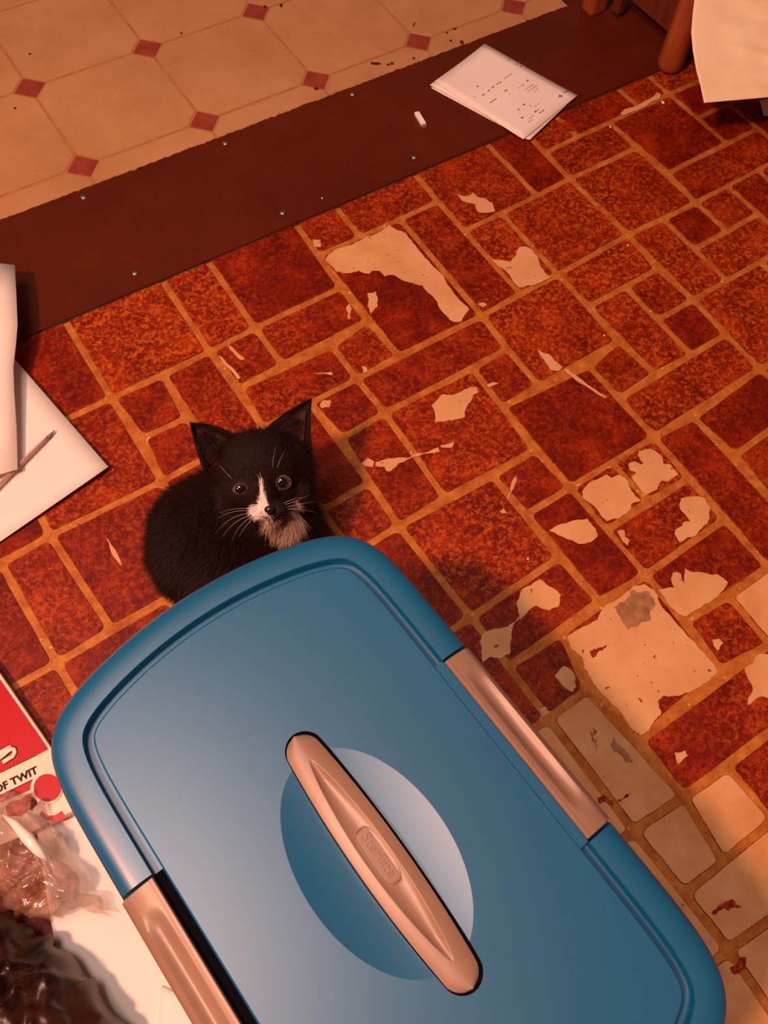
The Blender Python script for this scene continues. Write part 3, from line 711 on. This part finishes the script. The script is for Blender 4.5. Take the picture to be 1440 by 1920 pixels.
# ------------------------------------------------------------------ candy package, lower left
RED = NT('red_print', 0.4, 0.25).col((0.46, 0.001, 0.010)).m
PINKR = NT('pink_red_print', 0.4, 0.3).col((0.5, 0.02, 0.03)).m
CREAMP = NT('cream_print', 0.35, 0.5).col((0.86, 0.66, 0.50)).m
ZK = 0.014
pk = empty('candy_package', at(30, 1420, 0.0)); tag(pk, 'glossy red candy package with cream banner lying left of the blue lid', 'package')
P = [at(x, y, ZK) for x, y in [(-90,1136),(0,1262),(78,1375),(128,1450),(165,1506),(60,1560),(-100,1625),(-100,1400)]]
obj('carton', prism([(p.x, p.y) for p in P], 0.0012, ZK, 0.0006), CREAMP, pk)
def ppoly(name, pts, z, mat, par=pk):
    P = [at(x, y, z) for x, y in pts]
    return obj(name, prism([(p.x, p.y) for p in P], z-0.0004, z), mat, par)
z1 = ZK+0.0004
ppoly('red_panel', [(-90,1150),(0,1274),(72,1377),(100,1418),(68,1418),(0,1448),(-90,1488)], z1, RED)
ppoly('lower_stripe', [(-60,1518),(0,1492),(62,1462),(64,1478),(0,1505),(-60,1532)], z1, RED)
ppoly('banner', [(-60,1475),(0,1450),(68,1417),(100,1400),(104,1432),(64,1459),(0,1491),(-60,1517)], z1+0.0001, CREAMP)
ppoly('banner_line', [(-60,1473.5),(0,1448.5),(68,1415.5),(68,1417),(0,1450),(-60,1475)], z1+0.0002, BLACK)
ppoly('banner_line', [(-60,1516.5),(0,1490.5),(62,1461),(62,1462.5),(0,1492),(-60,1518)], z1+0.0002, BLACK)
cpt = [(62+26*math.cos(t), 1470+30*math.sin(t)) for t in [2*math.pi*k/28 for k in range(28)]]
ppoly('round_shape', [(87+30*math.cos(t), 1478+30*math.sin(t)) for t in [2*math.pi*k/28 for k in range(28)]], z1+0.0008, CREAMP)
ppoly('round_shape', [(89+26*math.cos(t), 1477+26*math.sin(t)) for t in [2*math.pi*k/28 for k in range(28)]], z1+0.0012, RED)
ppoly('curved_stripe', [(10,1512),(22,1502),(42,1498),(50,1490),(58,1488),(60,1500),(54,1508),(52,1520),(40,1530),(14,1530)], z1, PINKR)
ppoly('curved_stripe', [(78,1520),(90,1530),(104,1528),(116,1520),(124,1534),(104,1542),(84,1536),(74,1528)], z1, PINKR)
ppoly('curved_stripe', [(60,1494),(68,1498),(70,1508),(64,1514),(60,1520),(54,1518),(57,1506)], z1+0.0001, BLACK)
a = at(3, 1482, z1); b = at(70, 1449, z1); ex = (b-a).normalized(); ey = Vector((-ex.y, ex.x, 0))
tm = text_mesh('N OF TWIT', 0.0083, at(72, 1449, z1+0.0005), ex, ey, offs=0.00025, align='RIGHT'); obj('lettering', tm, BLACK, pk)
# rounded end of the outlined letter S
def ring_pts(pts, z): return [at(x, y, z) for x, y in pts]
for nm, r_, mt, zz in (('letter_outline', 0.0026, BLACK, 0.0), ('letter', 0.0019, CREAMP, 0.0012)):
    bm = tube(ring_pts([(21,1399),(12,1405),(1,1411),(-6,1417),(-8,1423)], z1), r_, 8); tube(ring_pts([(-2,1422),(6,1416),(15,1408),(22,1404),(27,1406),(28,1411),(24,1418),(14,1424),(5,1430)], z1), r_, 8, bm)
    for v in bm.verts: v.co.z = z1 + (v.co.z-z1)*0.2 + zz*0.5
    obj(nm, bm, mt, pk, True)

# white paper between lid and bags
c = [at(60,1500,0.003), at(330,1560,0.003), at(560,2050,0.003), at(150,2050,0.003)]
g = [[bil(c, s/24, t/24) for s in range(25)] for t in range(25)]
for r in g:
    for p in r: p.z = 0.004+0.0015*math.sin(p.x*60+p.y*25)
o = sheet('paper_sheet', g, PAPER, 0.0006); tag(o, 'plain white sheet on the floor along the left side of the blue lid', 'paper')
# small folded slip at bottom, near lid
c = [at(302,1848,0.009), at(420,1905,0.009), at(420,2010,0.009), at(292,1990,0.009)]
g = [[bil(c, s/8, t/8) for s in range(9)] for t in range(9)]
for r in g:
    for p in r: p.z = 0.0085+0.001*math.sin(p.y*60)
o = sheet('paper_slip', g, NOTE, 0.0008); tag(o, 'narrow white slip beside the left taupe latch', 'paper')

# crumpled clear bag and dark bag
def crumple(name, px, z, n, amp, f, mat, seed, hump, base_z, parent=None):
    c = [at(x, y, 0.0) for x, y in px]; g = []
    for t in range(n+1):
        row = []
        for s in range(n+1):
            a_, b_ = s/n, t/n; p = bil(c, a_, b_)
            wv = Vector((p.x*f+seed, p.y*f, seed*1.3))
            r1 = 1-abs(noise.noise(wv))*2; r2 = 1-abs(noise.noise(wv*2.3+Vector((3, 1, 2))))*2; r3 = noise.noise(wv*5)
            e = (16*a_*(1-a_)*b_*(1-b_))**0.45
            h_ = base_z + e*(hump + amp*(0.6*r1+0.35*r2+0.12*r3))
            ed = 1-e
            p = p + Vector((noise.noise(wv*1.7+Vector((9, 0, 0))), noise.noise(wv*1.7+Vector((0, 9, 0))), 0))*0.008*(0.4+ed)
            row.append(Vector((p.x, p.y, h_)))
        g.append(row)
    vs = [p for r in g for p in r]; fs = [(r*(n+1)+c_, r*(n+1)+c_+1, (r+1)*(n+1)+c_+1, (r+1)*(n+1)+c_) for r in range(n) for c_ in range(n)]
    return obj(name, pydata(name, vs, fs), mat, parent, True)
m = NT('clear_film', 0.12, 1.0); a = m.noise(30, 5, 0.7)
m.base(m.ramp(a, [(0.38, (0.16, 0.05, 0.025)), (0.62, (0.62, 0.40, 0.30))]))
m.t.links.new(m.ramp(m.noise(22, 4), [(0.35, (0.75, 0.75, 0.75)), (0.65, (0.3, 0.3, 0.3))]), m.b.inputs['Alpha']); FILM = m.m
m = NT('dark_crinkled_film', 0.36, 0.35); a = m.noise(20, 6, 0.7)
m.base(m.ramp(a, [(0.42, (0.004, 0.0012, 0.001)), (0.70, (0.085, 0.024, 0.012))])); DFILM = m.m
o = crumple('plastic_bag', [(-150,1535),(75,1490),(205,1720),(70,1722)], 0, 74, 0.010, 60, FILM, 3, 0.016, 0.018)
tag(o, 'crumpled clear plastic bag over the candy package and white sheet', 'bag')
pts = [at(x, y, z) for x, y, z in ((6, 1528, 0.040), (28, 1545, 0.044), (52, 1572, 0.046), (72, 1596, 0.045), (88, 1614, 0.041))]
obj('highlight_streak', tube(pts, [0.0010, 0.0030, 0.0044, 0.0036, 0.0010], 10), NT('white_highlight', 0.12, 1.0).col((0.95, 0.88, 0.82)).m, o, True)  # white tube painting a bright highlight streak on the bag
o = crumple('trash_bag', [(-330,1690),(50,1700),(315,1985),(-120,2300)], 0, 80, 0.016, 42, DFILM, 8, 0.050, 0.022)
tag(o, 'dark crinkled bag in the lower left corner of the floor', 'bag')

# ------------------------------------------------------------------ kitten
kit = empty('kitten', at(440, 1000, 0.0)); tag(kit, 'small black kitten with white muzzle blaze and bib crouched behind the blue lid', 'kitten')
HC = at(490, 888, 0.098)
KF = (CAM-HC).normalized(); up0 = -DOWN; up0 = (up0-KF*up0.dot(KF)).normalized(); rt0 = up0.cross(KF)
ro = math.radians(8); KU = up0*math.cos(ro)-rt0*math.sin(ro); KX = KU.cross(KF)
DD = (HC-CAM).dot(FWD)
def hp(px, py, fz=0.0):
    """head point: seen at px,py in the front view of the face, fz metres forward of the head centre"""
    d = (RIGHT*((px-720)/FPX)+DOWN*((py-960)/FPX)+FWD)
    t = ((HC+KF*fz)-CAM).dot(KF)/d.dot(KF)
    return CAM+d*t
def hl(p): q = p-HC; return (q.dot(KX), q.dot(KU), q.dot(KF))
def ell(bm, c, ax, rad, sub=3):
    """ellipsoid at c with axes ax and radii rad"""
    r = bmesh.ops.create_icosphere(bm, subdivisions=sub, radius=1)
    for v in r['verts']:
        q = v.co.copy(); v.co = c + ax[0]*(q.x*rad[0]) + ax[1]*(q.y*rad[1]) + ax[2]*(q.z*rad[2])
def limb(bm, pts):
    for (p0, r0), (p1, r1) in zip(pts, pts[1:]):
        n = max(2, int((Vector(p1)-Vector(p0)).length/0.004))
        for k in range(n+1):
            s = k/n; ell(bm, Vector(p0).lerp(Vector(p1), s), WX, (r0+(r1-r0)*s,)*3, 2)
WX = (Vector((1, 0, 0)), Vector((0, 1, 0)), Vector((0, 0, 1))); HX = (KX, KU, KF)
bm = bmesh.new()
ell(bm, HC, HX, (0.0355, 0.0305, 0.031)); ell(bm, hp(482, 850, -0.004), HX, (0.0290, 0.0170, 0.024))                       # skull
ell(bm, hp(487, 915, 0.012), HX, (0.0300, 0.0190, 0.018))          # face
ell(bm, hp(440, 938, 0.000), HX, (0.0150, 0.0150, 0.018))          # cheeks
ell(bm, hp(558, 925, 0.000), HX, (0.0120, 0.0150, 0.018))
ell(bm, hp(500, 930, 0.026), HX, (0.0085, 0.0150, 0.010))          # bridge
ell(bm, hp(488, 960, 0.027), HX, (0.0092, 0.0068, 0.0085))          # whisker pads
ell(bm, hp(520, 955, 0.027), HX, (0.0092, 0.0068, 0.0085))
ell(bm, hp(507, 974, 0.018), HX, (0.0090, 0.0055, 0.0095))          # chin
ell(bm, hp(450, 902, 0.018), HX, (0.0095, 0.0060, 0.0085))          # brows
ell(bm, hp(530, 886, 0.018), HX, (0.0095, 0.0060, 0.0085))
ell(bm, hp(452, 934, 0.016), HX, (0.0095, 0.0050, 0.0080))
ell(bm, hp(532, 925, 0.016), HX, (0.0095, 0.0050, 0.0080))
ell(bm, hp(555, 880, -0.006), HX, (0.0120, 0.0220, 0.020))
limb(bm, [(hp(495, 900, -0.012), 0.026), (at(500, 950, 0.070), 0.027), (at(470, 975, 0.062), 0.032)])   # neck
limb(bm, [(at(470, 965, 0.060), 0.036), (at(425, 975, 0.055), 0.044), (at(385, 1000, 0.052), 0.046), (at(375, 1030, 0.047), 0.043)])   # trunk
ell(bm, at(425, 1050, 0.045), WX, (0.045, 0.048, 0.044))
ell(bm, at(530, 985, 0.055), WX, (0.026, 0.026, 0.030))            # chest
limb(bm, [(at(560, 980, 0.050), 0.019), (at(575, 1010, 0.022), 0.011), (at(585, 1025, 0.010), 0.010), (at(590, 1050, 0.008), 0.0085)])   # front legs
limb(bm, [(at(500, 1010, 0.050), 0.020), (at(505, 1050, 0.022), 0.011), (at(510, 1065, 0.010), 0.010), (at(515, 1090, 0.008), 0.0085)])
limb(bm, [(at(350, 1040, 0.035), 0.030), (at(380, 1100, 0.018), 0.017), (at(430, 1115, 0.009), 0.009), (at(470, 1125, 0.008), 0.008)])   # hind leg
limb(bm, [(at(318, 1040, 0.020), 0.012), (at(322, 1085, 0.010), 0.0095), (at(370, 1130, 0.008), 0.008), (at(450, 1160, 0.007), 0.0065), (at(520, 1165, 0.006), 0.005)])   # tail
tmp = obj('tmp', bm)
md = tmp.modifiers.new('r', 'REMESH'); md.mode = 'VOXEL'; md.voxel_size = 0.0018; md.use_smooth_shade = True
sm = tmp.modifiers.new('s', 'SMOOTH'); sm.factor = 0.6; sm.iterations = 5
dg = bpy.context.evaluated_depsgraph_get(); dg.update()
bme = bpy.data.meshes.new_from_object(tmp.evaluated_get(dg)); bpy.data.objects.remove(tmp)
for v in bme.vertices: v.co.z = max(v.co.z, 0.0014)
def inpoly(x, y, P):
    ins = False
    for i in range(len(P)):
        (x0, y0), (x1, y1) = P[i-1], P[i]
        if (y0 > y) != (y1 > y) and x < (x1-x0)*(y-y0)/(y1-y0)+x0: ins = not ins
    return ins
def loc2(pts, fz=0.02): return [hl(hp(x, y, fz))[:2] for x, y in pts]
BLAZE = loc2([(488,893),(490,895),(492,906),(495,922),(500,938),(506,950),(508,966),(512,972),(500,976),(480,972),(468,963),(465,956),(472,949),(484,945),(487,930),(487,908)], 0.03)
BIB = loc2([(486,974),(512,974),(532,964),(545,948),(556,938),(562,950),(566,985),(556,1003),(538,1012),(515,1003),(500,990)], 0.0)
BLK = (0.012, 0.0036, 0.002); WHT = (0.80, 0.66, 0.60)
def furcol(p, jit=0.0):
    x, y, z = hl(p); x += jit*random.uniform(-1, 1); y += jit*random.uniform(-1, 1)
    if z > 0.006 and inpoly(x, y, BLAZE): return WHT
    if z > -0.045 and inpoly(x, y, BIB): return (0.42, 0.27, 0.21)
    return BLK
m = NT('fur', 0.7, 0.18)
at_ = m.n.new('ShaderNodeAttribute'); at_.attribute_name = 'fur_colour'; m.t.links.new(at_.outputs['Color'], m.b.inputs['Base Color'])
m.b.inputs['Sheen Weight'].default_value = 0.05; m.b.inputs['Sheen Roughness'].default_value = 0.5; m.b.inputs['Sheen Tint'].default_value = (0.5, 0.22, 0.14, 1); FUR = m.m
ca = bme.color_attributes.new('fur_colour', 'FLOAT_COLOR', 'POINT')
for i, v in enumerate(bme.vertices): ca.data[i].color = (*furcol(v.co), 1)
bme.materials.clear(); body = obj('body', bme, FUR, kit, True)
# ears
INEAR = NT('inner_ear_skin', 0.7, 0.15).col((0.045, 0.014, 0.010)).m
def ear(A, Bp, tip, cupdir, cup, bend):
    vs = []; n = 18; mm = 12; vi = []
    for a in range(n+1):
        t = a/n; wd = (1-t**1.25)
        cen = A.lerp(Bp, 0.5).lerp(tip, t) + bend*(4*t*(1-t)); half = (Bp-A)*0.5*wd
        for b in range(mm+1):
            s = -1+2*b/mm
            vs.append(cen+half*s-cupdir*cup*(1-s*s)*(1-t)**0.6)
    fs = [(a*(mm+1)+b, a*(mm+1)+b+1, (a+1)*(mm+1)+b+1, (a+1)*(mm+1)+b) for a in range(n) for b in range(mm)]
    me = pydata('ear', vs, fs); ca = me.color_attributes.new('fur_colour', 'FLOAT_COLOR', 'POINT')
    for k in range(len(vs)): ca.data[k].color = (*BLK, 1)
    o = obj('ear', me, FUR, kit, True); md = o.modifiers.new('s', 'SOLIDIFY'); md.thickness = 0.0014; md.offset = -1
    # inner skin sheet a little in front of the shell, as a sub-part
    vs2 = []
    for a in range(n+1):
        for b in range(mm+1):
            c_ = vs[a*(mm+1)+mm//2]; q = vs[a*(mm+1)+b]; vs2.append(c_.lerp(q, 0.74).lerp(vs[4*(mm+1)+mm//2], 0.10) + KF*0.0016)
    f2 = fs[:mm*(n-3)]
    i_ = obj('inner_ear', pydata('inner_ear', vs2, f2), INEAR, o, True)
    return o
ear(hp(386, 884, 0.000), hp(452, 826, -0.006), hp(359, 795, -0.004), (KF+KX*0.2).normalized(), 0.010, KU*0.0025)
ear(hp(492, 818, -0.006), hp(584, 862, -0.004), hp(582, 750, -0.006), (KF-KX*0.15).normalized(), 0.010, -KX*0.003)
# eyes
EYE = NT('eye_iris', 0.08, 0.8).col((0.085, 0.058, 0.052)).m; PUP = NT('eye_pupil', 0.05, 0.8).col((0.004, 0.003, 0.003)).m
LIDM = NT('eyelid_skin', 0.5, 0.4).col((0.085, 0.03, 0.022)).m
def eye(px, py, r, sq, fz):
    c0 = hp(px, py, fz); bm = bmesh.new(); ell(bm, c0-KF*r*0.75, HX, (r, r*(0.55+0.45*sq), r), 4)
    e = obj('eye', bm, EYE, kit, True)
    bm = bmesh.new(); ell(bm, c0+KF*r*0.09-KX*r*0.06+KU*0.0002, HX, (r*0.66, r*0.70*(0.4+0.6*sq), r*0.19), 3); obj('pupil', bm, PUP, e, True)
    pts = []
    for k in range(25):
        t = 2*math.pi*k/24; pts.append(c0+KX*math.cos(t)*r*1.0+KU*math.sin(t)*r*sq-KF*r*0.42)
    obj('eyelid', tube(pts, r*0.11, 6), LIDM, e, True)
    for sg in ():      # dark fur closing over the eye above and below
        bm = bmesh.new(); ell(bm, c0+KU*sg*r*(sq+0.62)-KF*r*0.65, HX, (r*1.25, r*0.62, r*0.85), 3)
        me = bpy.data.meshes.new('lid_fur'); bm.to_mesh(me); bm.free(); ca = me.color_attributes.new('fur_colour', 'FLOAT_COLOR', 'POINT')
        for k in range(len(me.vertices)): ca.data[k].color = (*BLK, 1)
        obj('eyelid_fur', me, FUR, e, True)
eye(452, 917, 0.0064, 0.58, 0.0295)
eye(530, 905, 0.0066, 0.84, 0.0298)
# nose
bm = bmesh.new(); ell(bm, hp(505, 955, 0.0375), HX, (0.0040, 0.0030, 0.0028)); ell(bm, hp(505, 960, 0.036), HX, (0.0020, 0.0025, 0.0025))
obj('nose', bm, NT('nose_leather', 0.35, 0.5).col((0.015, 0.008, 0.007)).m, kit, True)
bm = tube([hp(492, 969, 0.0335), hp(500, 972, 0.0345), hp(506, 967, 0.0360), hp(514, 970, 0.0345), hp(522, 966, 0.0335)], 0.0004, 6)
obj('mouth', bm, NT('mouth_line', 0.6, 0.2).col((0.10, 0.03, 0.025)).m, kit, True)
# whiskers
WSK = NT('whisker', 0.4, 0.3).col((0.55, 0.40, 0.33)).m
def whisk(pts, r=0.00016):
    P = [hp(x, y, z) for x, y, z in pts]; n = 10; Q = []
    for k in range(n+1):
        s = k/n; Q.append(P[0]*(1-s)**2+P[1]*2*s*(1-s)+P[2]*s*s)
    obj('whisker', tube(Q, [r*(1-0.75*k/n) for k in range(n+1)], 5), WSK, kit, True)
for pts in ([(470,962,.030),(430,965,.034),(404,1000,.02)],[(470,966,.030),(435,975,.036),(414,1012,.02)],[(473,969,.030),(445,982,.036),(434,1018,.02)],
            [(468,958,.030),(435,955,.034),(408,972,.022)],[(472,955,.030),(440,950,.034),(412,962,.022)],[(475,972,.030),(455,990,.034),(448,1008,.025)],
            [(530,948,.030),(560,938,.034),(583,926,.02)],[(532,952,.030),(565,944,.034),(592,940,.02)],[(532,955,.030),(562,952,.036),(596,962,.02)],[(530,945,.030),(552,932,.034),(574,932,.02)],
            [(512,885,.026),(510,862,.036),(517,838,.03)],[(519,883,.026),(522,866,.036),(533,846,.03)],[(436,898,.026),(418,882,.034),(412,872,.03)]):
    whisk(pts)
# fur strands
bme.calc_loop_triangles()
tris = bme.loop_triangles; V = [v.co.copy() for v in bme.vertices]; Nn = [v.normal.copy() for v in bme.vertices]
areas = [t.area for t in tris]
rf = random.Random(11); picks = rf.choices(range(len(tris)), weights=areas, k=80000)
fv = []; ff = []; fc = []; random.seed(2)
BC = at(400, 1010, 0.05); tail_dir = (at(330, 1080, 0.02)-HC).normalized()
for ti in picks:
    t = tris[ti]; a, b = rf.random(), rf.random()
    if a+b > 1: a, b = 1-a, 1-b
    i0, i1, i2 = t.vertices; p = V[i0]*(1-a-b)+V[i1]*a+V[i2]*b; n = (Nn[i0]*(1-a-b)+Nn[i1]*a+Nn[i2]*b).normalized()
    x, y, z = hl(p); face = z > 0.004 and abs(x) < 0.036 and abs(y) < 0.04
    if n.z < -0.4 or p.z < 0.003: continue
    near_eye = min((p-hp(452, 917, 0.0305)).length, (p-hp(530, 905, 0.0305)).length) < 0.0066
    near_nose = (p-hp(505, 955, 0.037)).length < 0.0055
    if near_eye or near_nose: continue
    if face:
        out_ = (p-hp(500, 945, 0.03)); flow = (out_-n*out_.dot(n)); flow = flow.normalized() if flow.length > 1e-6 else KU
        ln = 0.0022+0.0035*min(1, math.hypot(x, y+0.02)/0.035); lift = 0.38
    else:
        flow = tail_dir*0.8+Vector((0, 0, -0.5)); flow = flow-n*flow.dot(n); flow = flow.normalized() if flow.length > 1e-6 else tail_dir
        ln = 0.0105; lift = 0.66
    d = (n*lift + flow + Vector((rf.uniform(-1, 1), rf.uniform(-1, 1), rf.uniform(-1, 1)))*0.30).normalized()
    ln *= rf.uniform(0.6, 1.25)
    sd = d.cross(n); sd = sd.normalized() if sd.length > 1e-6 else KX
    wd = 0.00020 if face else 0.00026
    tipp = p + d*ln + flow*ln*0.15
    tipp.z = max(tipp.z, 0.0016)
    k = len(fv); fv += [p-sd*wd, p+sd*wd, tipp]; ff.append((k, k+1, k+2))
    cx, cy, cz = hl(p); c_ = furcol(p, 0.0012)
    s_ = rf.uniform(0.7, 1.5); fc += [(c_[0]*s_, c_[1]*s_, c_[2]*s_, 1)]*3
for eo in (e_ for e_ in kit.children if e_.name.startswith('ear')):
    me = eo.data; n = 18; mm = 12
    for q in range(2600):
        a = rf.randint(0, n-1); onrim = q % 2
        b = (0 if q % 4 == 1 else mm) if onrim else rf.randint(0, mm-1)
        p0 = me.vertices[a*(mm+1)+b].co; p1 = me.vertices[(a+1)*(mm+1)+b].co; p2 = me.vertices[a*(mm+1)+min(mm, b+1)].co
        p = p0.lerp(p1, rf.random())
        if not onrim: p = p+(p2-p0)*rf.random()
        up_ = (p1-p0).normalized(); cen = me.vertices[a*(mm+1)+mm//2].co
        od = (p-cen).normalized() if (p-cen).length > 1e-6 else KX
        if not onrim and a > 9: continue
        d = (up_*0.9 + (od*0.5 if onrim else -od*0.25+KF*0.35) + Vector((rf.uniform(-1, 1), rf.uniform(-1, 1), rf.uniform(-1, 1)))*0.2).normalized()
        ln = rf.uniform(0.002, 0.0035) if onrim else rf.uniform(0.004, 0.008)
        sd = d.cross(KF).normalized()*0.00018; k = len(fv); p = p + KF*(0.0006 if onrim else 0.0018)
        fv += [p-sd, p+sd, p+d*ln]; ff.append((k, k+1, k+2)); s_ = rf.uniform(0.7, 1.6); fc += [(BLK[0]*s_, BLK[1]*s_, BLK[2]*s_, 1)]*3
fm = pydata('fur', fv, ff); ca = fm.color_attributes.new('fur_colour', 'FLOAT_COLOR', 'POINT')
for k, c_ in enumerate(fc): ca.data[k].color = c_
fo = obj('fur', fm, FUR, kit); fo['kind'] = 'stuff'
